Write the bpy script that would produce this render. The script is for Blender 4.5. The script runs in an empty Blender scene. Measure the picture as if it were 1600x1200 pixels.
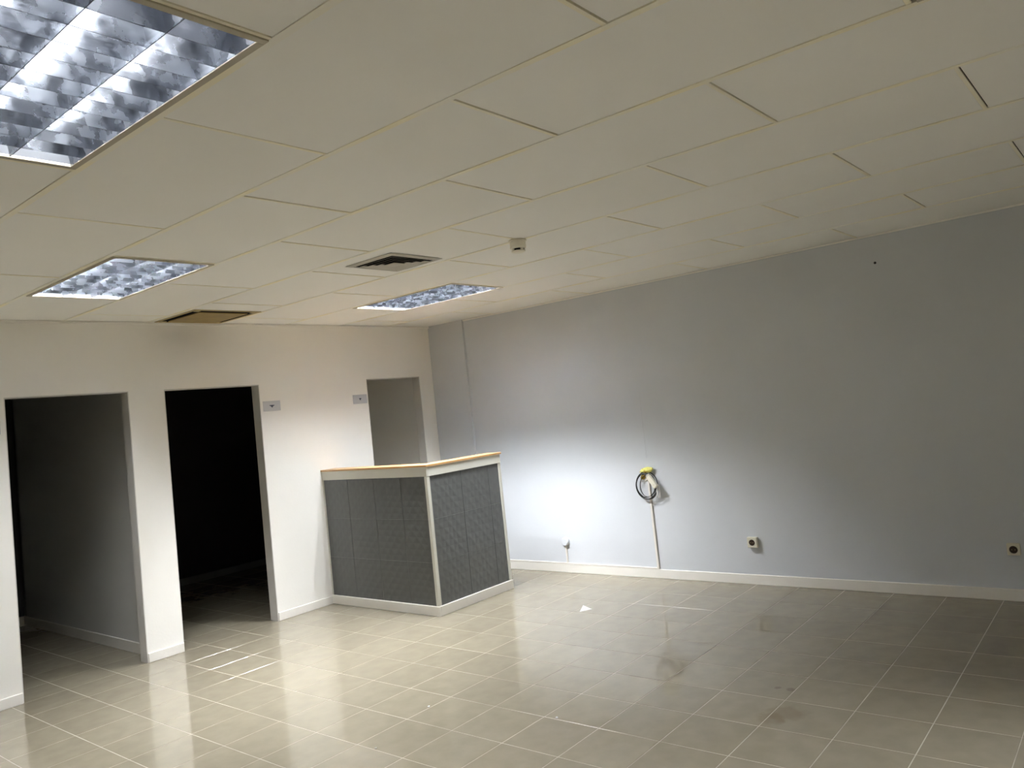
import bpy, bmesh, math, random
from mathutils import Vector, Matrix, noise

# ------------------------------------------------------------------ camera
S = bpy.context.scene
COL = S.collection
PI = math.pi
H = 2.55                                   # ceiling height
F_PX, YAW, PITCH, ROLL = 1216.89, 0.8950, 0.0606, -0.1060
CAM = Vector((-5.9038, -6.0276, 1.5964))
PPX, PPY = 22.83, -40.80                   # principal point off the centre, px

cp, sp = math.cos(PITCH), math.sin(PITCH)
FWD = Vector((math.sin(YAW)*cp, math.cos(YAW)*cp, sp))
r0 = Vector((math.cos(YAW), -math.sin(YAW), 0)); u0 = r0.cross(FWD)
RGT = r0*math.cos(ROLL) + u0*math.sin(ROLL)
UPV = -r0*math.sin(ROLL) + u0*math.cos(ROLL)
cam_d = bpy.data.cameras.new('camera')
cam_d.sensor_width = 36; cam_d.lens = F_PX*36/1600
cam_d.shift_x = -PPX/1600; cam_d.shift_y = PPY/1600
cam_d.clip_start = 0.02
cam = bpy.data.objects.new('camera', cam_d); COL.objects.link(cam)
cam.matrix_world = Matrix(((RGT.x, UPV.x, -FWD.x, CAM.x), (RGT.y, UPV.y, -FWD.y, CAM.y),
                           (RGT.z, UPV.z, -FWD.z, CAM.z), (0, 0, 0, 1)))
S.camera = cam

# ------------------------------------------------------------------ light and exposure
W = bpy.data.worlds.new('world'); S.world = W; W.use_nodes = True
W.node_tree.nodes['Background'].inputs[0].default_value = (0.6, 0.7, 0.9, 1)
W.node_tree.nodes['Background'].inputs[1].default_value = 0.02
S.view_settings.view_transform = 'Standard'; S.view_settings.look = 'None'
S.view_settings.gamma = 1; S.view_settings.use_curve_mapping = False
S.view_settings.exposure = 3.54
TUBE = 60.0                                # emission of the fluorescent tubes
TUBE_COL = (0.93, 0.96, 1.0)
S.cycles.max_bounces = 12
S.cycles.diffuse_bounces = 8
S.cycles.glossy_bounces = 6
S.cycles.sample_clamp_indirect = 4

# ------------------------------------------------------------------ materials
def mat(name, col, rough=0.6, spec=0.5, metal=0.0, bump=None, var=None, coat=0.0, obj_random=0.0):
    m = bpy.data.materials.new(name); m.use_nodes = True
    nt = m.node_tree; b = nt.nodes['Principled BSDF']
    b.inputs['Base Color'].default_value = (*col, 1)
    b.inputs['Roughness'].default_value = rough
    b.inputs['Metallic'].default_value = metal
    b.inputs['Specular IOR Level'].default_value = spec
    b.inputs['Coat Weight'].default_value = coat
    tc = nt.nodes.new('ShaderNodeTexCoord')
    if var:                                # (scale, second colour, low, high)
        n = nt.nodes.new('ShaderNodeTexNoise'); n.inputs['Scale'].default_value = var[0]
        n.inputs['Detail'].default_value = 5; n.inputs['Roughness'].default_value = 0.6
        nt.links.new(tc.outputs['Object'], n.inputs['Vector'])
        r = nt.nodes.new('ShaderNodeMapRange'); r.inputs[1].default_value = var[2]; r.inputs[2].default_value = var[3]
        nt.links.new(n.outputs['Fac'], r.inputs[0])
        x = nt.nodes.new('ShaderNodeMix'); x.data_type = 'RGBA'
        x.inputs[6].default_value = (*col, 1); x.inputs[7].default_value = (*var[1], 1)
        nt.links.new(r.outputs[0], x.inputs[0])
        out = x.outputs[2]
        if obj_random:
            oi = nt.nodes.new('ShaderNodeObjectInfo'); mr = nt.nodes.new('ShaderNodeMapRange')
            mr.inputs[3].default_value = 1-obj_random; mr.inputs[4].default_value = 1+obj_random
            nt.links.new(oi.outputs['Random'], mr.inputs[0])
            hs = nt.nodes.new('ShaderNodeHueSaturation')
            nt.links.new(mr.outputs[0], hs.inputs['Value']); nt.links.new(out, hs.inputs['Color'])
            out = hs.outputs[0]
        nt.links.new(out, b.inputs['Base Color'])
    if bump:                               # (scale, distance)
        n = nt.nodes.new('ShaderNodeTexNoise'); n.inputs['Scale'].default_value = bump[0]
        n.inputs['Detail'].default_value = 3
        nt.links.new(tc.outputs['Object'], n.inputs['Vector'])
        bp = nt.nodes.new('ShaderNodeBump'); bp.inputs['Distance'].default_value = bump[1]
        bp.inputs['Strength'].default_value = 0.6
        nt.links.new(n.outputs['Fac'], bp.inputs['Height'])
        nt.links.new(bp.outputs[0], b.inputs['Normal'])
    return m

M = {}
M['white_wall'] = mat('white_wall_paint', (0.87, 0.85, 0.80), 0.65, 0.3, bump=(60, .0008), var=(1.3, (0.845, 0.825, 0.775), .35, .7))
M['blue_wall'] = mat('pale_blue_wall_paint', (0.62, 0.64, 0.67), 0.6, 0.3, bump=(50, .0008), var=(1.6, (0.59, 0.61, 0.64), .35, .7))
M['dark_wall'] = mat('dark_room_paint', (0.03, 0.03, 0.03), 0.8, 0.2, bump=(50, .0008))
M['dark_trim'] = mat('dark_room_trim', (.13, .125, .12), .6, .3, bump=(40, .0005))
M['shaded_wall'] = mat('shaded_grey_wall', (.05, .05, .048), .8, .2, bump=(50, .0008))  # darker copy of the room grey: shade deep in the room put into colour
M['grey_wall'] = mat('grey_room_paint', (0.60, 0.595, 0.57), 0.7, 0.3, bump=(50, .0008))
M['trim'] = mat('white_trim_paint', (0.80, 0.77, 0.71), 0.4, 0.5, bump=(40, .0005))
M['jamb'] = mat('white_jamb_paint', (0.62, 0.60, 0.56), 0.5, 0.4, bump=(40, .0005))
M['ceil'] = mat('ceiling_tile_paint', (0.92, 0.91, 0.87), 0.65, 0.3, bump=(90, .0006), var=(0.9, (0.895, 0.885, 0.84), .3, .7), obj_random=.012)
M['runner'] = mat('aged_cream_runner', (0.95, 0.88, 0.66), 0.5, 0.4, var=(2.2, (0.91, 0.89, 0.81), .40, .58))
M['plenum'] = mat('dark_plenum', (0.03, 0.027, 0.022), 0.9, 0.1, bump=(20, .002))
M['grout'] = mat('pale_grout', (0.43, 0.39, 0.305), 0.6, 0.4, bump=(120, .0006), var=(2.2, (0.29, 0.26, 0.205), .44, .62))
M['frame'] = mat('aged_cream_metal', (0.46, 0.415, 0.315), 0.45, 0.5, bump=(30, .0005))
M['mirror'] = None
M['black'] = mat('black_plastic', (0.012, 0.012, 0.013), 0.4, 0.5, bump=(80, .0004))
M['housing'] = mat('dull_housing_metal', (.075, .078, .085), .7, .2, bump=(30, .0004))
M['shadow_gap'] = mat('slot_shade_black', (0.006, 0.005, 0.005), 0.9, 0.1, bump=(40, .0004))
M['plastic'] = mat('ivory_plastic', (0.74, 0.70, 0.58), 0.35, 0.5, bump=(30, .0004))
M['white_plastic'] = mat('white_plastic', (0.80, 0.78, 0.74), 0.35, 0.5, bump=(30, .0004))
M['socket_in'] = mat('brown_socket', (0.035, 0.018, 0.010), 0.5, 0.4, bump=(30, .0004))
M['brass'] = mat('socket_contact', (0.5, 0.4, 0.25), 0.3, 0.5, metal=1, bump=(30, .0004))
M['ac_tan'] = mat('yellowed_grille', (0.32, 0.225, 0.065), 0.5, 0.4, bump=(30, .0008), var=(6, (0.27, 0.185, 0.06), .4, .6))
M['ac_frame'] = mat('yellowed_grille_frame', (0.46, 0.36, 0.17), 0.5, 0.4, bump=(30, .0005))
M['vent'] = mat('grey_vent_metal', (0.50, 0.475, 0.42), 0.45, 0.5, bump=(30, .0004))
M['detector'] = mat('cream_detector_plastic', (0.84, 0.80, 0.68), 0.4, 0.5, bump=(40, .0003))
M['counter_trim'] = mat('greyish_white_trim', (0.66, 0.65, 0.58), 0.4, 0.5, bump=(30, .0006))
M['paper'] = mat('white_paper', (0.85, 0.84, 0.82), 0.8, 0.2, bump=(60, .0006))
M['foam'] = mat('yellow_foam', (0.75, 0.72, 0.22), 0.8, 0.2, bump=(150, .003), var=(25, (0.50, 0.33, 0.04), .5, .62))
M['sign'] = mat('grey_sign_plate', (0.52, 0.52, 0.53), 0.4, 0.5, bump=(30, .0003))
M['sign_ink'] = mat('dark_sign_ink', (0.06, 0.07, 0.10), 0.5, 0.3, bump=(30, .0003))
M['conduit'] = mat('pale_conduit', (0.74, 0.70, 0.65), 0.4, 0.5, bump=(30, .0004))

def node_mat(name):
    m = bpy.data.materials.new(name); m.use_nodes = True
    return m, m.node_tree, m.node_tree.nodes['Principled BSDF']

# floor tile: polished taupe porcelain with faint smears in the gloss
m, nt, b = node_mat('taupe_porcelain')
tc = nt.nodes.new('ShaderNodeTexCoord'); geo = nt.nodes.new('ShaderNodeNewGeometry')
n = nt.nodes.new('ShaderNodeTexNoise'); n.inputs['Scale'].default_value = 9; n.inputs['Detail'].default_value = 6
nt.links.new(geo.outputs['Position'], n.inputs['Vector'])
x = nt.nodes.new('ShaderNodeMix'); x.data_type = 'RGBA'
x.inputs[6].default_value = (0.235, 0.206, 0.149, 1); x.inputs[7].default_value = (0.262, 0.231, 0.169, 1)
r = nt.nodes.new('ShaderNodeMapRange'); r.inputs[1].default_value = .35; r.inputs[2].default_value = .65
nt.links.new(n.outputs['Fac'], r.inputs[0]); nt.links.new(r.outputs[0], x.inputs[0])
# rusty stain where something leaked
def stain(cx, cy, rad, prev, colr, amt):
    vs = nt.nodes.new('ShaderNodeVectorMath'); vs.operation = 'DISTANCE'
    vs.inputs[1].default_value = (cx, cy, 0)
    nt.links.new(geo.outputs['Position'], vs.inputs[0])
    n2 = nt.nodes.new('ShaderNodeTexNoise'); n2.inputs['Scale'].default_value = 14
    nt.links.new(geo.outputs['Position'], n2.inputs['Vector'])
    ma = nt.nodes.new('ShaderNodeMath'); ma.operation = 'MULTIPLY_ADD'
    ma.inputs[1].default_value = -rad*1.6; nt.links.new(n2.outputs['Fac'], ma.inputs[0]); nt.links.new(vs.outputs['Value'], ma.inputs[2])
    mr = nt.nodes.new('ShaderNodeMapRange'); mr.inputs[1].default_value = 0.0; mr.inputs[2].default_value = rad*.5
    mr.inputs[3].default_value = amt; mr.inputs[4].default_value = 0
    nt.links.new(ma.outputs[0], mr.inputs[0])
    xx = nt.nodes.new('ShaderNodeMix'); xx.data_type = 'RGBA'; xx.inputs[7].default_value = (*colr, 1)
    nt.links.new(prev, xx.inputs[6]); nt.links.new(mr.outputs[0], xx.inputs[0])
    return xx.outputs[2]
o1 = stain(-2.25, -4.45, .085, x.outputs[2], (.15, .11, .06), .35)
o1 = stain(-2.33, -4.41, .06, o1, (.15, .11, .06), .3)
o1 = stain(-1.96, -4.365, .022, o1, (.10, .085, .065), .5)
o1 = stain(-1.96, -4.30, .016, o1, (.10, .085, .065), .5)
oi = nt.nodes.new('ShaderNodeObjectInfo'); mr = nt.nodes.new('ShaderNodeMapRange')
mr.inputs[3].default_value = .965; mr.inputs[4].default_value = 1.035
hs = nt.nodes.new('ShaderNodeHueSaturation'); nt.links.new(oi.outputs['Random'], mr.inputs[0])
nt.links.new(mr.outputs[0], hs.inputs['Value']); nt.links.new(o1, hs.inputs['Color'])
nt.links.new(hs.outputs[0], b.inputs['Base Color'])
n3 = nt.nodes.new('ShaderNodeTexNoise'); n3.inputs['Scale'].default_value = 2.2; n3.inputs['Detail'].default_value = 4
nt.links.new(geo.outputs['Position'], n3.inputs['Vector'])
r3 = nt.nodes.new('ShaderNodeMapRange'); r3.inputs[1].default_value = .3; r3.inputs[2].default_value = .7
r3.inputs[3].default_value = .04; r3.inputs[4].default_value = .09
nt.links.new(n3.outputs['Fac'], r3.inputs[0]); nt.links.new(r3.outputs[0], b.inputs['Roughness'])
b.inputs['Specular IOR Level'].default_value = .50
M['floor'] = m

# louvre metal: polished aluminium, smeared
m, nt, b = node_mat('polished_louvre_aluminium')
b.inputs['Metallic'].default_value = 1; b.inputs['Base Color'].default_value = (.20, .21, .23, 1)
tc = nt.nodes.new('ShaderNodeTexCoord')
n = nt.nodes.new('ShaderNodeTexNoise'); n.inputs['Scale'].default_value = 16; n.inputs['Detail'].default_value = 5
geo = nt.nodes.new('ShaderNodeNewGeometry'); nt.links.new(geo.outputs['Position'], n.inputs['Vector'])
r = nt.nodes.new('ShaderNodeMapRange'); r.inputs[1].default_value = .35; r.inputs[2].default_value = .65
r.inputs[3].default_value = .17; r.inputs[4].default_value = .36
nt.links.new(n.outputs['Fac'], r.inputs[0]); nt.links.new(r.outputs[0], b.inputs['Roughness'])
n2 = nt.nodes.new('ShaderNodeTexNoise'); n2.inputs['Scale'].default_value = 22
nt.links.new(geo.outputs['Position'], n2.inputs['Vector'])
bb = nt.nodes.new('ShaderNodeBump'); bb.inputs['Distance'].default_value = .004; bb.inputs['Strength'].default_value = .28
nt.links.new(n2.outputs['Fac'], bb.inputs['Height']); nt.links.new(bb.outputs[0], b.inputs['Normal'])
M['mirror'] = m
M['louvre_edge'] = mat('louvre_edge_metal', (.045, .047, .055), .6, .2, metal=0, bump=(60, .0003))

m, nt, b = node_mat('fluorescent_glow')
b.inputs['Base Color'].default_value = (.9, .9, .9, 1)
b.inputs['Emission Color'].default_value = (*TUBE_COL, 1); b.inputs['Emission Strength'].default_value = TUBE
M['tube'] = m
m, nt, b = node_mat('aged_fluorescent_glow')
b.inputs['Base Color'].default_value = (.9, .9, .9, 1)
b.inputs['Emission Color'].default_value = (*TUBE_COL, 1); b.inputs['Emission Strength'].default_value = TUBE*.28
M['old_tube'] = m
m = m.copy(); m.name = 'fill_fluorescent_glow'; m.node_tree.nodes['Principled BSDF'].inputs['Emission Strength'].default_value = TUBE*.65
M['fill_tube'] = m  # glow of the added lamp behind the camera
m = m.copy(); m.name = 'bright_fluorescent_glow'; m.node_tree.nodes['Principled BSDF'].inputs['Emission Strength'].default_value = TUBE*1.15
M['bright_tube'] = m
m = m.copy(); m.name = 'plain_fluorescent_glow'; m.node_tree.nodes['Principled BSDF'].inputs['Emission Strength'].default_value = TUBE*.72
M['mid_tube'] = m

# embossed dark tiles of the counter
m, nt, b = node_mat('embossed_slate_grey')
b.inputs['Base Color'].default_value = (.110, .114, .111, 1); b.inputs['Roughness'].default_value = .42
tc = nt.nodes.new('ShaderNodeTexCoord')
def wave(rot, sc):
    mp = nt.nodes.new('ShaderNodeMapping'); mp.inputs['Rotation'].default_value = (0, 0, rot)
    nt.links.new(tc.outputs['UV'], mp.inputs[0])
    w = nt.nodes.new('ShaderNodeTexWave'); w.inputs['Scale'].default_value = sc; w.inputs['Distortion'].default_value = 2.5
    w.inputs['Detail'].default_value = 1
    nt.links.new(mp.outputs[0], w.inputs[0]); return w
w1, w2 = wave(.78, 1.5), wave(-.78, 1.5)
mx = nt.nodes.new('ShaderNodeMath'); mx.operation = 'MAXIMUM'
nt.links.new(w1.outputs['Fac'], mx.inputs[0]); nt.links.new(w2.outputs['Fac'], mx.inputs[1])
bb = nt.nodes.new('ShaderNodeBump'); bb.inputs['Distance'].default_value = .004; bb.inputs['Strength'].default_value = .55
nt.links.new(mx.outputs[0], bb.inputs['Height']); nt.links.new(bb.outputs[0], b.inputs['Normal'])
M['panel'] = m

# beech worktop with grain
m, nt, b = node_mat('beech_wood')
b.inputs['Roughness'].default_value = .4
geo = nt.nodes.new('ShaderNodeNewGeometry')
mp = nt.nodes.new('ShaderNodeMapping'); mp.inputs['Scale'].default_value = (14, 3, 14)
nt.links.new(geo.outputs['Position'], mp.inputs[0])
n = nt.nodes.new('ShaderNodeTexNoise'); n.inputs['Scale'].default_value = 4; n.inputs['Detail'].default_value = 6
nt.links.new(mp.outputs[0], n.inputs['Vector'])
x = nt.nodes.new('ShaderNodeMix'); x.data_type = 'RGBA'
x.inputs[6].default_value = (.62, .38, .18, 1); x.inputs[7].default_value = (.48, .27, .11, 1)
nt.links.new(n.outputs['Fac'], x.inputs[0]); nt.links.new(x.outputs[2], b.inputs['Base Color'])
M['wood'] = m

# ------------------------------------------------------------------ helpers
def box(bm, x0, x1, y0, y1, z0, z1, bevel=0.0):
    vs = [bm.verts.new((x, y, z)) for z in (z0, z1) for y in (y0, y1) for x in (x0, x1)]
    fs = [bm.faces.new([vs[i] for i in f]) for f in ((0, 2, 3, 1), (4, 5, 7, 6), (0, 1, 5, 4), (2, 6, 7, 3), (0, 4, 6, 2), (1, 3, 7, 5))]
    if bevel:
        es = list({e for f in fs for e in f.edges})
        bmesh.ops.bevel(bm, geom=es, offset=bevel, segments=1, affect='EDGES', clamp_overlap=True)
    return bm

def mesh(name, bm, m, smooth=False):
    me = bpy.data.meshes.new(name)
    bmesh.ops.recalc_face_normals(bm, faces=bm.faces)
    bm.to_mesh(me); bm.free()
    if isinstance(m, (list, tuple)):
        for k in m: me.materials.append(k)
    else:
        me.materials.append(m)
    if smooth:
        me.polygons.foreach_set('use_smooth', [True]*len(me.polygons))
    return me

def obj(name, bm, m, parent=None, loc=None, smooth=False):
    me = bm if isinstance(bm, bpy.types.Mesh) else mesh(name, bm, m, smooth)
    o = bpy.data.objects.new(name, me); COL.objects.link(o)
    if parent: o.parent = parent
    if loc is not None: o.location = loc
    return o

def boxo(name, dims, m, parent=None, bevel=0.0, origin=None):
    """box object from world (or parent-local) extents, its origin at the middle of its base"""
    x0, x1, y0, y1, z0, z1 = dims
    c = Vector(((x0+x1)/2, (y0+y1)/2, z0)) if origin is None else Vector(origin)
    bm = bmesh.new(); box(bm, x0-c.x, x1-c.x, y0-c.y, y1-c.y, z0-c.z, z1-c.z, bevel)
    return obj(name, bm, m, parent, c)

def empty(name, loc, rz=0):
    o = bpy.data.objects.new(name, None); COL.objects.link(o); o.location = loc; o.rotation_euler = (0, 0, rz)
    o.empty_display_size = .1
    return o

def tag(o, label, cat, group=None, kind=None):
    o['label'] = label; o['category'] = cat
    if group: o['group'] = group
    if kind: o['kind'] = kind
    return o

def struct(o):
    o['kind'] = 'structure'; return o

def lathe(bm, prof, seg=24, axis='z', c=(0, 0, 0)):
    rings = []
    for r_, h in prof:
        ring = []
        for i in range(seg):
            a = 2*PI*i/seg
            p = (r_*math.cos(a), r_*math.sin(a), h)
            if axis == 'x': p = (h, p[0], p[1])
            ring.append(bm.verts.new((p[0]+c[0], p[1]+c[1], p[2]+c[2])))
        rings.append(ring)
    for a, b_ in zip(rings, rings[1:]):
        for i in range(seg):
            j = (i+1) % seg
            bm.faces.new((a[i], a[j], b_[j], b_[i]))
    bm.faces.new(rings[0][::-1]); bm.faces.new(rings[-1])
    return bm

def tube(bm, pts, r_, seg=8, closed=False):
    pts = [Vector(p) for p in pts]; n_ = len(pts); rings = []
    for i, p in enumerate(pts):
        a = pts[(i-1) % n_] if (closed or i > 0) else p
        c = pts[(i+1) % n_] if (closed or i < n_-1) else p
        t = (c-a).normalized()
        s = t.cross(Vector((1, 0, 0)))
        if s.length < .1: s = t.cross(Vector((0, 0, 1)))
        s.normalize(); u = s.cross(t)
        rings.append([bm.verts.new(p + (s*math.cos(2*PI*k/seg)+u*math.sin(2*PI*k/seg))*r_) for k in range(seg)])
    R_ = list(zip(rings, rings[1:])) + ([(rings[-1], rings[0])] if closed else [])
    for a, b_ in R_:
        for k in range(seg):
            bm.faces.new((a[k], a[(k+1) % seg], b_[(k+1) % seg], b_[k]))
    if not closed:
        bm.faces.new(rings[0][::-1]); bm.faces.new(rings[-1])
    return bm

# ------------------------------------------------------------------ room shell
XL, YF = -8.39, -8.60                      # far left and front limits behind the camera
T = 0.105                                  # thickness of the white partition
DOORS = [(-4.033, -3.213), (-2.942, -2.111), (-0.933, -0.219)]
HD = 2.02

def wall_with_doors():
    bm = bmesh.new(); xs = XL
    for a, b_ in DOORS:
        box(bm, xs, a, 0, T, 0, H+.05); box(bm, a, b_, 0, T, HD, H+.05); xs = b_
    box(bm, xs, 0.0, 0, T, 0, H+.05)
    bmesh.ops.remove_doubles(bm, verts=bm.verts, dist=1e-5)
    return bm
struct(obj('wall_back', wall_with_doors(), M['white_wall']))
bm = bmesh.new(); box(bm, 0, .15, YF, 2.95, 0, H+.05)
struct(obj('wall_right', bm, M['blue_wall']))
bm = bmesh.new(); box(bm, -.028, 0, -.505, 0, 0, H)       # shallow pier in the corner
struct(obj('wall_pier', bm, M['blue_wall']))
struct(boxo('wall_left', (XL-.15, XL, YF, T, 0, H+.05), M['white_wall']))
struct(boxo('wall_front', (XL-.15, .15, YF-.15, YF, 0, H+.05), M['white_wall']))

# rooms behind the openings
struct(boxo('wall_room_divider', (-3.119, -3.02, T, 2.75, 0, H+.05), M['grey_wall']))
struct(boxo('wall_room_back', (-5.2, -3.05, 2.75, 2.88, 0, H+.05), M['shaded_wall']))
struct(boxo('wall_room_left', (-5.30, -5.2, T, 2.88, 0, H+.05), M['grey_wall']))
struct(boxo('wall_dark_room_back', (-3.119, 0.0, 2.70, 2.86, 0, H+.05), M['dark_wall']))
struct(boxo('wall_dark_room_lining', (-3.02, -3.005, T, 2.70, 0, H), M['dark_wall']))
struct(boxo('wall_closet_left', (-1.18, -1.08, T, 1.55, 0, H+.05), M['white_wall']))
struct(boxo('wall_closet_back', (-1.08, -0.13, 1.45, 1.55, 0, H+.05), M['white_wall']))
struct(boxo('wall_closet_right', (-0.13, 0.0, T, 1.55, 0, H+.05), M['white_wall']))
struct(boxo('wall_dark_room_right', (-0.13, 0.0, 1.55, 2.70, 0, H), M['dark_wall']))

# door openings: painted linings on the jambs and head
for i, (a, b_) in enumerate(DOORS):
    bm = bmesh.new()
    box(bm, a, a+.006, .001, T+.004, 0, HD); box(bm, b_-.006, b_, .001, T+.004, 0, HD)
    box(bm, a+.006, b_-.006, .001, T+.004, HD-.006, HD)
    struct(obj('door_%d' % (i+1), bm, M['jamb']))

# baseboards: board with a chamfered top
def baseboard(name, x0, x1, y0, y1, h=.07):
    o = boxo(name, (x0, x1, y0, y1, 0.0, h), M['trim'], bevel=.003)
    return struct(o)
BT = .012
baseboard('baseboard_back', XL, DOORS[0][0], -BT, 0)
baseboard('baseboard_back', DOORS[0][1], DOORS[1][0], -BT, 0)
baseboard('baseboard_back', DOORS[1][1], -1.557, -BT, 0)
baseboard('baseboard_back', -1.44, DOORS[2][0], -BT, 0)
baseboard('baseboard_back', DOORS[2][1], -.03, -BT, 0)
baseboard('baseboard_right', -BT, 0, YF, -.506, .078)
baseboard('baseboard_room_divider', -3.119-BT, -3.119, T+.005, 2.75, .085)
baseboard('baseboard_room_back', -5.2, -3.131, 2.75-BT, 2.75, .085)
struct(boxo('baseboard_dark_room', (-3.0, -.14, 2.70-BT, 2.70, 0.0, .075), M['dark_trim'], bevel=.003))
baseboard('baseboard_closet', -.13-BT, -.13, T+.005, 1.44, .075)

# ------------------------------------------------------------------ floor: slab of grout with tiles laid on it
bm = bmesh.new(); box(bm, XL-.15, .15, YF-.15, 2.95, -.12, -.0009)
floor = struct(obj('floor', bm, M['grout']))
PXT, PYT = 0.3335, 0.3375
X0, Y0 = -2.10, -2.028
GAP = .0045
def in_view(p):
    d = Vector(p) - CAM; z = d.dot(FWD)
    if z < .3: return None
    u = 800+PPX+F_PX*d.dot(RGT)/z; v = 600+PPY-F_PX*d.dot(UPV)/z
    return z if (-60 < u < 1660 and -60 < v < 1260) else None
def hidden_by_walls(x, y):
    if y < 0: return -1.5 < x and y > -1.33 and x < -.5 and y > -1.3      # behind the counter
    for a, b_ in DOORS:                                                    # sight line through a doorway
        t = (0-CAM.y)/(y-CAM.y); xx = CAM.x+(x-CAM.x)*t
        if a-.15 < xx < b_+.15: return False
    return True
rng = random.Random(4)
cells = []
i0 = math.floor((XL-X0)/PXT); i1 = math.ceil((0-X0)/PXT)
j0 = math.floor((YF-Y0)/PYT); j1 = math.ceil((2.75-Y0)/PYT)
for i in range(i0, i1+1):
    for j in range(j0, j1+1):
        xa, xb = X0+(i-1)*PXT, X0+i*PXT; ya, yb = Y0+(j-1)*PYT, Y0+j*PYT
        xa, xb, ya, yb = max(xa, XL), min(xb, 0), max(ya, YF), min(yb, 2.7)
        if xb-xa < .02 or yb-ya < .02: continue
        cx, cy = (xa+xb)/2, (ya+yb)/2
        vis = in_view((cx, cy, 0)) is not None and not hidden_by_walls(cx, cy)
        dist = (Vector((cx, cy, 0))-CAM).length
        cells.append((0 if vis else 1, dist, xa, xb, ya, yb))
cells.sort()
g = GAP/2
share = {}
rest = bmesh.new()
for k, (hid, dist, xa, xb, ya, yb) in enumerate(cells):
    w, d = xb-xa-GAP, yb-ya-GAP
    if k < 299 and not hid:
        key = (round(w, 3), round(d, 3))
        if key not in share:
            bm = bmesh.new(); box(bm, -w/2, w/2, -d/2, d/2, -.012, 0, .0008)
            share[key] = mesh('floor_tile', bm, M['floor'])
        o = obj('floor_tile', share[key], None, floor, ((xa+xb)/2, (ya+yb)/2, 0))
        o.rotation_euler = (rng.gauss(0, .0005), rng.gauss(0, .0005), rng.gauss(0, .0008))
    else:
        box(rest, xa+g, xb-g, ya+g, yb-g, -.012, 0)
o = obj('floor_tile_field', rest, M['floor'], floor); o['kind'] = 'stuff'

# ------------------------------------------------------------------ ceiling: dark slab, runners, cross tees, panels
bm = bmesh.new(); box(bm, XL-.15, .15, YF-.15, 2.95, H+.20, H+.30)
ceiling = struct(obj('ceiling', bm, M['plenum']))
bm = bmesh.new(); box(bm, -5.3, 0.0, T, 2.95, H+.001, H+.03)
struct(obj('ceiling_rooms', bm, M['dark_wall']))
CX = [-8.39, -7.79, -7.19, -6.59, -5.99, -5.39, -4.79, -4.185, -3.622, -3.02, -2.41, -1.785, -1.175, -.59, 0.0]
LIGHTS = [(-5.39, -4.79, -4.46, -3.28), (-4.185, -3.622, -2.10, -.92), (-1.785, -1.175, -2.10, -.92), (-4.185, -3.622, -6.82, -5.64)]  # the last one is an added fill, unseen behind the camera
AC = (-2.99, -2.44, -.645, -.03)
rng = random.Random(11)
for x in CX[1:-1]:
    boxo('ceiling_runner', (x-.0125, x+.0125, YF, 0, H-.0022, H+.006), M['runner'], ceiling)
for r_ in range(len(CX)-1):
    xa, xb = CX[r_]+.013, CX[r_+1]-.013
    if r_ == 0: xa = XL
    if r_ == len(CX)-2: xb = 0.0
    odd = (r_ % 2 == 1)                    # CX[5]..CX[6] is the row of the near lamp
    start = -.92 if odd else -.32
    ys = [0.0]
    y = start
    while y > YF+.1: ys.append(y); y -= 1.18
    ys.append(YF)
    for ya, yb in zip(ys[1:], ys[:-1]):
        if any(abs(L[0]-CX[r_]) < .05 and abs((L[2]+L[3])/2-(ya+yb)/2) < .1 for L in LIGHTS):
            lamp = True
        else:
            lamp = False
        if ya > YF+.05:                    # cross tee just beyond the joint
            boxo('ceiling_tee', (xa, xb, ya+.001, ya+.015, H-.0016, H+.006), M['runner'], ceiling)
        if lamp: continue
        t0, t1 = ya+.016, yb-.0012 - rng.random()*.0028
        if yb == 0.0: t1 = 0.0
        w, d = xb-xa, t1-t0
        bm = bmesh.new(); box(bm, -w/2, w/2, -d/2, d/2, 0, .012, .0008)
        o = obj('ceiling_panel', bm, M['ceil'], ceiling, ((xa+xb)/2, (t0+t1)/2, H+rng.uniform(-.0006, .0012)))
        o.rotation_euler = (rng.gauss(0, .0008), rng.gauss(0, .0012), rng.gauss(0, .0008))
# wall angles under the ceiling edge
struct(boxo('trim_1', (XL, 0, -.016, 0, H-.020, H-.003), M['white_wall']))
struct(boxo('trim_2', (-.012, 0, YF, -.505, H-.014, H-.003), M['white_wall']))

# ------------------------------------------------------------------ louvred lights
def vblade(bm, length, top_w, z0, z1, axis, cells=1):
    """mirror blade, thin at the bottom, curving out to top_w at the top; runs along axis"""
    prof = []
    n_ = 6
    for k in range(n_+1):
        t = k/n_
        prof.append((.0012 + (top_w/2-.0012)*t**1.8, z0+(z1-z0)*t))
    pts = prof + [(-a, z) for a, z in reversed(prof)]
    rings = []
    for s in (-length/2, length/2):
        rings.append([bm.verts.new((a, s, z) if axis == 'y' else (s, a, z)) for a, z in pts])
    n_ = len(pts)
    for k in range(n_):
        j = (k+1) % n_
        bm.faces.new((rings[0][k], rings[0][j], rings[1][j], rings[1][k]))
    bm.faces.new(rings[0][::-1]); bm.faces.new(rings[1])
    for f in bm.faces:
        if all(abs(v.co.z-z0) < 1e-6 for v in f.verts): f.material_index = 1

def half_blade(bm, length, bulge, z0, z1, side):
    """side reflector: curves inwards towards the top"""
    n_ = 6; pts = []
    for k in range(n_+1):
        t = k/n_
        pts.append((-side*(.001+bulge*t**1.8), z0+(z1-z0)*t))
    pts += [(0, z1), (0, z0)]
    rings = [[bm.verts.new((a, s, z)) for a, z in pts] for s in (-length/2, length/2)]
    n_ = len(pts)
    for k in range(n_):
        j = (k+1) % n_
        bm.faces.new((rings[0][k], rings[0][j], rings[1][j], rings[1][k]))
    bm.faces.new(rings[0][::-1]); bm.faces.new(rings[1])

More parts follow.
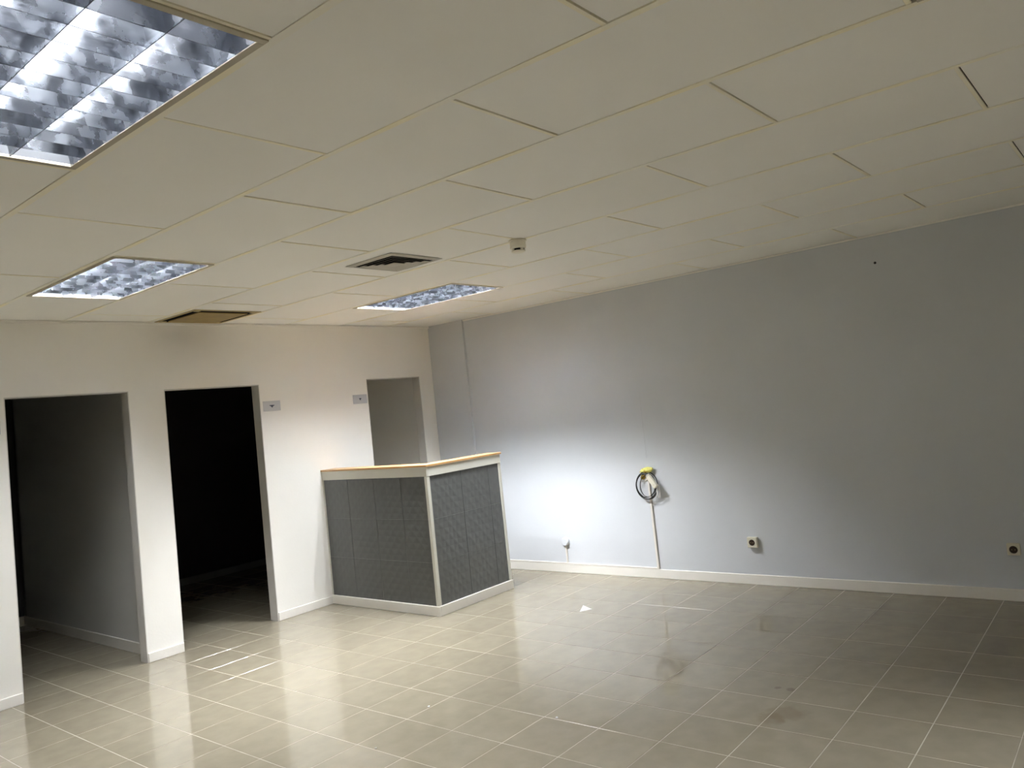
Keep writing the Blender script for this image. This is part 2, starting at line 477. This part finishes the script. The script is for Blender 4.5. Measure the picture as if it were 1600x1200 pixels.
def louvre_light(x0, x1, y0, y1, label, glow='tube'):
    cx, cy = (x0+x1)/2, (y0+y1)/2
    w, d = x1-x0-.024, y1-y0-.024
    t = tag(empty('louvred_light', (cx, cy, H)), label, 'ceiling light')
    fw = .022
    bm = bmesh.new()                       # flange round the opening
    box(bm, -w/2, w/2, -d/2, -d/2+fw, -.006, .004, .001); box(bm, -w/2, w/2, d/2-fw, d/2, -.006, .004, .001)
    box(bm, -w/2, -w/2+fw, -d/2+fw, d/2-fw, -.006, .004, .001); box(bm, w/2-fw, w/2, -d/2+fw, d/2-fw, -.006, .004, .001)
    obj('frame', bm, M['frame'], t)
    iw, idp = w-2*fw, d-2*fw
    bm = bmesh.new(); hh = .125            # housing
    box(bm, -w/2+.004, w/2-.004, -d/2+.004, d/2-.004, hh, hh+.003)
    for s in (-1, 1):
        box(bm, s*(w/2-.007)-.003, s*(w/2-.007)+.003, -d/2+.004, d/2-.004, .0045, hh)
        box(bm, -w/2+.01, w/2-.01, s*(d/2-.007)-.003, s*(d/2-.007)+.003, .0045, hh)
    obj('housing', bm, M['housing'], t)
    z0, z1 = -.003, LD
    # long reflectors between the lamps and at both sides
    for k in (-1, 1):
        bm = bmesh.new(); vblade(bm, idp, .034, z0, z1, 'y')
        obj('long_reflector', bm, [M['mirror'], M['louvre_edge']], t, (k*iw/6, 0, 0), smooth=False)
        bm = bmesh.new(); half_blade(bm, idp, .017, z0, z1, k)
        obj('side_reflector', bm, M['mirror'], t, (k*iw/2, 0, 0))
    n_ = 12; bm = bmesh.new(); vblade(bm, iw-.004, .016, z0+.001, z1-.012, 'x'); me = mesh('cross_blade', bm, [M['mirror'], M['louvre_edge']])
    for k in range(1, n_):
        obj('cross_blade', me, None, t, (0, -idp/2+idp*k/n_, 0))
    bm = bmesh.new()                       # end plates
    tb = bmesh.new(); tube(tb, [(0, -idp/2+.02, 0), (0, idp/2-.02, 0)], .013, 12)
    tm = mesh('fluorescent_tube', tb, M[glow], True)
    bm.free()
    for k in (-1, 0, 1):
        obj('fluorescent_tube', tm, None, t, (k*iw/3, 0, .100))
    for k in (-1, 1):
        boxo('lamp_holder', (-iw/2, iw/2, k*(idp/2)-.012, k*(idp/2)+.012, LD+.003, .122), M['housing'], t)
    return t
LD = .068
louvre_light(*LIGHTS[0], 'large louvred fluorescent ceiling light nearest the camera, smeared mirror blades', 'old_tube')
louvre_light(*LIGHTS[1], 'louvred fluorescent ceiling light in front of the two dark doorways', 'mid_tube')
louvre_light(*LIGHTS[2], 'louvred fluorescent ceiling light above the grey counter near the corner', 'bright_tube')

louvre_light(*LIGHTS[3], 'added louvred ceiling light, unseen behind the camera, brightening the near room', 'fill_tube')  # added lamp to help light the near part of the room

# ------------------------------------------------------------------ square air diffuser
def diffuser(cx, cy, s):
    t = tag(empty('air_diffuser', (cx, cy, H)), 'square grey metal air vent with nested slats on the ceiling', 'air vent')
    boxo('backing', (-s+.03, s-.03, -s+.03, s-.03, -.0045, -.0015), M['shadow_gap'], t)  # black sheet for the shade behind the slats, no opening above
    def ring(o_, i_, zo, zi, th=.002):
        bm = bmesh.new()
        a = [(-o_, -o_), (o_, -o_), (o_, o_), (-o_, o_)]; b2 = [(-i_, -i_), (i_, -i_), (i_, i_), (-i_, i_)]
        A = [bm.verts.new((*p, zo)) for p in a]; B = [bm.verts.new((*p, zi)) for p in b2]
        C2 = [bm.verts.new((*p, zo+th)) for p in a]; D2 = [bm.verts.new((*p, zi+th)) for p in b2]
        for k in range(4):
            j = (k+1) % 4
            bm.faces.new((A[k], A[j], B[j], B[k])); bm.faces.new((C2[k], D2[k], D2[j], C2[j]))
            bm.faces.new((A[k], C2[k], C2[j], A[j])); bm.faces.new((B[k], B[j], D2[j], D2[k]))
        return bm
    obj('frame', ring(s, s-.034, -.004, -.010, .002), M['vent'], t)
    for k in range(3):
        o_ = s-.056-.038*k
        obj('slat', ring(o_, o_-.018, -.013, -.007), M['vent'], t)
    boxo('centre_plate', (-.045, .045, -.045, .045, -.017, -.012), M['vent'], t, bevel=.002)
diffuser(-2.693, -2.502, .208)

# yellowed intake grille beside the back wall
x0, x1, y0, y1 = AC
cx, cy = (x0+x1)/2, (y0+y1)/2; hx, hy = (x1-x0)/2, (y1-y0)/2
t = tag(empty('air_conditioner_grille', (cx, cy, H)), 'yellowed square air conditioning cassette on the ceiling against the white wall', 'air conditioner')
bm = bmesh.new(); fw = .022
box(bm, -hx, hx, -hy, -hy+fw, -.0065, -.002, .001); box(bm, -hx, hx, hy-fw, hy, -.0065, -.002, .001)
box(bm, -hx, -hx+fw, -hy+fw, hy-fw, -.0065, -.002, .001); box(bm, hx-fw, hx, -hy+fw, hy-fw, -.0065, -.002, .001)
obj('frame', bm, M['ac_frame'], t)
boxo('slot_shade', (-hx+fw, hx-fw, -hy+fw, hy-fw, -.0045, -.002), M['shadow_gap'], t)  # black inlay painted as the shade of open slots
boxo('centre_panel', (-hx+.072, hx-.072, -hy+.072, hy-.072, -.013, -.005), M['ac_tan'], t, bevel=.004)
for sx in (-1, 1):
    for sy in (-1, 1):
        cxx, cyy = sx*(hx-.047), sy*(hy-.047)
        boxo('corner_cap', (cxx-.019, cxx+.019, cyy-.019, cyy+.019, -.0085, -.005), M['ac_frame'], t, bevel=.001)

# smoke detector
t = tag(empty('smoke_detector', (-2.425, -3.262, H)), 'small round cream smoke detector hanging from the ceiling', 'smoke detector')
bm = bmesh.new(); lathe(bm, [(.050, -.001), (.053, -.004), (.053, -.010), (.050, -.012)], 32); obj('base', bm, M['detector'], t)
bm = bmesh.new(); lathe(bm, [(.046, -.0125), (.047, -.045), (.044, -.052), (.040, -.0525)], 32); obj('body', bm, M['detector'], t, smooth=False)
bm = bmesh.new(); lathe(bm, [(.034, -.053), (.034, -.064)], 32); obj('sensor_slot', bm, M['shadow_gap'], t)
for k in range(4):
    a = PI/4+k*PI/2+.5
    bm = bmesh.new(); box(bm, .030, .041, -.008, .008, -.0645, -.0525)
    bmesh.ops.rotate(bm, verts=bm.verts, cent=(0, 0, 0), matrix=Matrix.Rotation(a, 3, 'Z'))
    obj('rib', bm, M['detector'], t)
bm = bmesh.new(); lathe(bm, [(.041, -.065), (.040, -.070), (.028, -.075)], 32); obj('cap', bm, M['detector'], t)

# ------------------------------------------------------------------ reception counter
ct = tag(empty('reception_counter', (-1.55, -1.375, 0)), 'L-shaped reception counter clad in dark grey embossed tiles with beech top', 'counter')
def cpart(name, dims, m, bevel=0.0):
    x0, x1, y0, y1, z0, z1 = dims
    c = Vector((-1.55, -1.375, 0))
    o = boxo(name, dims, m, None, bevel)
    o.parent = ct; o.location = o.location - c
    return o
XO, YO, XE = -1.545, -1.378, -.642         # outer faces and free end
TH = .10
cpart('body', (XO+.010, XO+TH, YO+.010, -.0005, 0.002, 1.188), M['panel'])
cpart('body', (XO+TH+.0005, XE-.001, YO+.010, YO+TH, 0.002, 1.188), M['panel'])
def panel_mesh(w, h):
    bm = bmesh.new(); uv = bm.loops.layers.uv.new('uv')
    b1, d1 = .012, .004
    def ringv(ix, z): return [bm.verts.new((-w/2+ix, z, ix)), bm.verts.new((w/2-ix, z, ix)), bm.verts.new((w/2-ix, z, h-ix)), bm.verts.new((-w/2+ix, z, h-ix))]
    A, B, C2, D2 = ringv(0, 0), ringv(0, -.005), ringv(.002, -.0062), ringv(b1+.006, -.0052)
    for P, Q in ((A, B), (B, C2), (C2, D2)):
        for k in range(4):
            j = (k+1) % 4; bm.faces.new((P[k], P[j], Q[j], Q[k]))
    bm.faces.new(D2)
    for f in bm.faces:
        for l in f.loops: l[uv].uv = (l.vert.co.x/.34+.5, l.vert.co.z/.34)
    return mesh('cladding_tile', bm, M['panel'])
zs = [.078, .421, .766, 1.112]
ysL = [-1.352, -1.048, -.703, -.348, -.012]
xsR = [-1.517, -1.152, -.812, -.672]
cache = {}
for z0, z1 in zip(zs, zs[1:]):
    for y0, y1 in zip(ysL, ysL[1:]):
        o = obj('cladding_tile', panel_mesh(y1-y0-.003, z1-z0-.001), None, ct, Vector((XO+.010, (y0+y1)/2, z0))-Vector((-1.55, -1.375, 0)))
        o.rotation_euler = (0, 0, -PI/2)
    for x0, x1 in zip(xsR, xsR[1:]):
        o = obj('cladding_tile', panel_mesh(x1-x0-.003, z1-z0-.001), None, ct, Vector(((x0+x1)/2, YO+.010, z0))-Vector((-1.55, -1.375, 0)))
# trims
cpart('corner_trim', (XO-.004, XO+.030, YO-.004, YO+.030, .080, 1.112), M['counter_trim'], .004)
cpart('end_trim', (XE-.030, XE, YO-.003, YO+.009, .080, 1.112), M['counter_trim'], .002)
cpart('wall_trim', (XO-.002, XO+.009, -.012, -.001, .080, 1.112), M['counter_trim'], .001)
cpart('fascia', (XO-.006, XO+.009, YO-.006, -.001, 1.113, 1.190), M['counter_trim'], .0015)
cpart('fascia', (XO+.0095, XE, YO-.006, YO+.009, 1.113, 1.190), M['counter_trim'], .0015)
cpart('plinth', (XO-.010, XO+.009, YO-.010, -.001, .0005, .078), M['trim'], .003)
cpart('plinth', (XO+.0095, XE+.008, YO-.010, YO+.009, .0005, .078), M['trim'], .003)
bm = bmesh.new()                            # worktop: one L
o_, w_ = .014, .17
pts = [(XO-o_, -.001), (XO-o_, YO-o_), (XE+.012, YO-o_), (XE+.012, YO-o_+w_), (XO-o_+w_, YO-o_+w_), (XO-o_+w_, -.001)]
lo = [bm.verts.new((x+1.55, y+1.375, 1.1905)) for x, y in pts]; hi = [bm.verts.new((x+1.55, y+1.375, 1.206)) for x, y in pts]
bm.faces.new(lo[::-1]); bm.faces.new(hi)
for k in range(6): bm.faces.new((lo[k], lo[(k+1) % 6], hi[(k+1) % 6], hi[k]))
obj('worktop', bm, M['wood'], ct)

# ------------------------------------------------------------------ wall fittings
def socket(y, z, label, s=.040):
    t = tag(empty('wall_socket', (0, y, z)), label, 'socket')
    boxo('housing', (-.034, 0, -s, s, -s, s), M['plastic'], t, bevel=.003)
    bm = bmesh.new(); lathe(bm, [(.024, -.0342), (.0235, -.0362), (.0205, -.0362), (.0205, -.0345)], 24, 'x'); obj('rim', bm, M['socket_in'], t)
    bm = bmesh.new(); lathe(bm, [(.0205, -.0341), (.0205, -.0350)], 24, 'x'); obj('recess', bm, M['socket_in'], t)
    for k in (-1, 1):
        bm = bmesh.new(); lathe(bm, [(.0026, -.0351), (.0026, -.0358)], 10, 'x', (0, k*.009, 0)); obj('contact', bm, M['brass'], t)
socket(-3.388, .334, 'square ivory wall socket with brown centre on the lit part of the blue wall')
socket(-5.164, .338, 'square ivory wall socket with brown centre at the dark right end of the blue wall', .037)

t = tag(empty('junction_box', (0, -1.535, .290)), 'round white junction box low on the blue wall right of the counter', 'junction box')
bm = bmesh.new(); lathe(bm, [(.040, 0), (.040, -.018), (.037, -.024)], 32, 'x'); obj('box_body', bm, M['blue_wall'], t)
bm = bmesh.new(); lathe(bm, [(.036, -.0242), (.034, -.028), (.030, -.029)], 32, 'x'); obj('lid', bm, M['blue_wall'], t)
tag(boxo('short_conduit', (-.012, 0, -1.541, -1.523, .0925, .249), M['conduit'], bevel=.002), 'short pale cable trunking below the round junction box', 'conduit')
tag(boxo('baseboard_trunking', (-.014, 0, -2.492, -.51, .0785, .092), M['conduit'], bevel=.002), 'long thin white cable trunking lying on top of the baseboard', 'conduit')
t = tag(empty('cable_conduit', (0, -2.503, .0785)), 'upright white cable trunking rising from the baseboard to the black cable coil', 'conduit')
boxo('channel', (-.010, 0, -.011, .011, 0, .795), M['conduit'], t, bevel=.001)
boxo('cover', (-.015, -.0102, -.010, .010, 0, .793), M['conduit'], t, bevel=.0015)
# painted-over cable ridge above
tag(boxo('cable_ridge', (-.0022, 0, -2.506, -2.498, 1.03, 1.62), M['blue_wall'], bevel=.0008), 'faint vertical ridge painted over on the blue wall above the cable coil', 'ridge')

def loop_pts(cy, cz, ry, rz, x, ph, wob, n_=40, a0=0, a1=2*PI):
    out = []
    for k in range(n_+1):
        a = a0+(a1-a0)*k/n_
        q = 1+wob*math.sin(3*a+ph)
        out.append((x+.008*math.sin(a+ph), cy+ry*q*math.cos(a), cz+rz*q*math.sin(a)))
    return out
t = tag(empty('cable_coil', (0, -2.495, .80)), 'coil of black cable hanging on the blue wall at the top of the trunking', 'cable')
rg = random.Random(3)
for k, (ry, rz, dy, dz, rr) in enumerate([(.106, .118, 0, 0, .0042), (.100, .108, .004, -.002, .0035), (.103, .113, .003, -.010, .003), (.092, .098, .010, -.003, .003), (.068, .090, -.012, -.004, .0025)]):
    bm = bmesh.new(); tube(bm, loop_pts(dy, dz, ry, rz, -.030-.004*k, k*1.3, .025)[:-1], rr, 7, True)
    obj('cable_loop', bm, M['black'], t, smooth=True)
t = None
bm = bmesh.new(); bmesh.ops.create_icosphere(bm, subdivisions=3, radius=1)
for v in bm.verts:
    q = noise.noise(v.co*2.3)*.30+noise.noise(v.co*6)*.12
    v.co = Vector((v.co.x*.022, v.co.y*.062, v.co.z*.024))*(1+q)
    v.co.z += v.co.y*-.12
tag(obj('foam_lump', bm, M['foam'], loc=(-.024, -2.505, .932), smooth=True), 'yellow foam lump on the blue wall over the cable coil', 'foam')
bm = bmesh.new(); bmesh.ops.create_icosphere(bm, subdivisions=2, radius=1)
for v in bm.verts:
    q = noise.noise(v.co*2.9)*.35
    v.co = Vector((v.co.x*.016, v.co.y*.022, v.co.z*.022))*(1+q)
M['foam_dark'] = mat('ochre_foam', (.50, .34, .06), .8, .2, bump=(150, .003))
tag(obj('foam_drip', bm, M['foam_dark'], loc=(-.018, -2.458, .872), smooth=True), 'small ochre foam drip below the yellow foam lump', 'foam')
t = tag(empty('connector_block', (-.078, -2.578, .840)), 'cream plastic connector block tilted across the black cable coil', 'connector')
t.rotation_euler = (math.radians(-36), 0, 0)
boxo('block_body', (-.016, .016, -.021, .021, -.062, .058), M['plastic'], t, bevel=.004)
boxo('block_end', (-.012, .012, -.015, .015, .0585, .071), M['white_plastic'], t, bevel=.003)
bm = bmesh.new(); lathe(bm, [(.007, -.0162), (.006, -.019)], 12, 'x', (0, .002, -.035)); obj('screw', bm, M['plastic'], t)
boxo('connector_arm', (-.012, .016, -.012, .030, .036, .048), M['white_plastic'], t).location.y += .012
t = tag(empty('loose_wires', (-.045, -2.618, .77)), 'short pale loose wire ends hanging beside the connector block', 'wires')
for k in range(5):
    pts = [(rg.uniform(-.01, .01), -.012+k*.007, .03)]
    for q in range(1, 8):
        pts.append((pts[-1][0]+rg.uniform(-.003, .003), pts[-1][1]+.0012*(k*.4+.3)+rg.uniform(-.001, .002), .03-q*.015))
    bm = bmesh.new(); tube(bm, pts, .0022, 6); obj('wire', bm, M['white_plastic'], t, smooth=True)

# nail and scuffs on the blue wall
bm = bmesh.new(); lathe(bm, [(.004, 0), (.004, -.014), (.009, -.015), (.009, -.018)], 12, 'x')
tag(obj('nail', bm, M['black'], loc=(0, -4.561, 2.342)), 'dark nail head high on the blue wall', 'nail')

# small signs beside the doorways
def sign(x0, x1, z0, z1, label, sc=1.0):
    cx, cz = (x0+x1)/2, (z0+z1)/2; w = (x1-x0)/2; h = (z1-z0)/2
    t = tag(empty('door_sign', (cx, 0, cz)), label, 'sign')
    boxo('plate', (-w, w, -.005, 0, -h, h), M['sign'], t, bevel=.001)
    bm = bmesh.new()                       # dark emblem: flat bar over a small point
    pts = [(-.030, .006), (-.012, .009), (.012, .009), (.030, .006), (.012, -.002), (.002, -.014), (-.002, -.014), (-.012, -.002)]
    a = [bm.verts.new((x*sc, -.0052, z)) for x, z in pts]; c = [bm.verts.new((x*sc, -.0060, z)) for x, z in pts]
    bm.faces.new(a); bm.faces.new(c[::-1])
    for k in range(8): bm.faces.new((a[k], a[(k+1) % 8], c[(k+1) % 8], c[k]))
    obj('emblem', bm, M['sign_ink'], t)
sign(-2.088, -1.918, 1.783, 1.871, 'small grey sign with dark emblem right of the black doorway')
sign(-1.116, -.945, 1.785, 1.872, 'small grey sign with dark emblem left of the narrow doorway behind the counter', .55)
sign(-4.235, -4.064, 1.775, 1.865, 'small grey sign cut by the left edge of the photo, beside the first doorway')

# ------------------------------------------------------------------ litter on the floor
bm = bmesh.new()
P = [(-.050, -.034, .001), (.056, -.026, .001), (.014, .046, .004), (-.004, .004, .034), (.020, .010, .016)]
v = [bm.verts.new(p) for p in P]
for f in ((0, 1, 3), (1, 4, 3), (1, 2, 4), (2, 3, 4), (0, 3, 2), (0, 2, 1)): bm.faces.new([v[k] for k in f])
o = tag(obj('paper_scrap', bm, M['paper'], loc=(-1.03, -2.42, 0)), 'small folded white paper scrap on the tiles by the blue wall', 'paper')
o.rotation_euler = (0, 0, -.6)

for cx, cy, q in ((-2.931, -2.695, .006), (-2.755, -3.450, .007), (-3.425, -2.835, .005)):
    bm = bmesh.new(); bmesh.ops.create_icosphere(bm, subdivisions=1, radius=1)
    for v in bm.verts:
        k = 1+noise.noise(v.co*3+Vector((cx*9, cy*9, 0)))*.5
        v.co = Vector((v.co.x*q*1.3, v.co.y*q, v.co.z*q*.6))*k
    z = -min(v.co.z for v in bm.verts)
    for v in bm.verts: v.co.z += z
    lab = {.006: 'tiny white plaster crumb on the tiles in front of the counter corner',
           .007: 'tiny white plaster crumb right of the others, in the middle of the floor',
           .005: 'tiny white plaster crumb nearest the bottom edge of the photo'}[q]
    tag(obj('plaster_crumb', bm, M['paper'], loc=(cx, cy, 0)), lab, 'crumb', 'plaster crumbs on the floor')
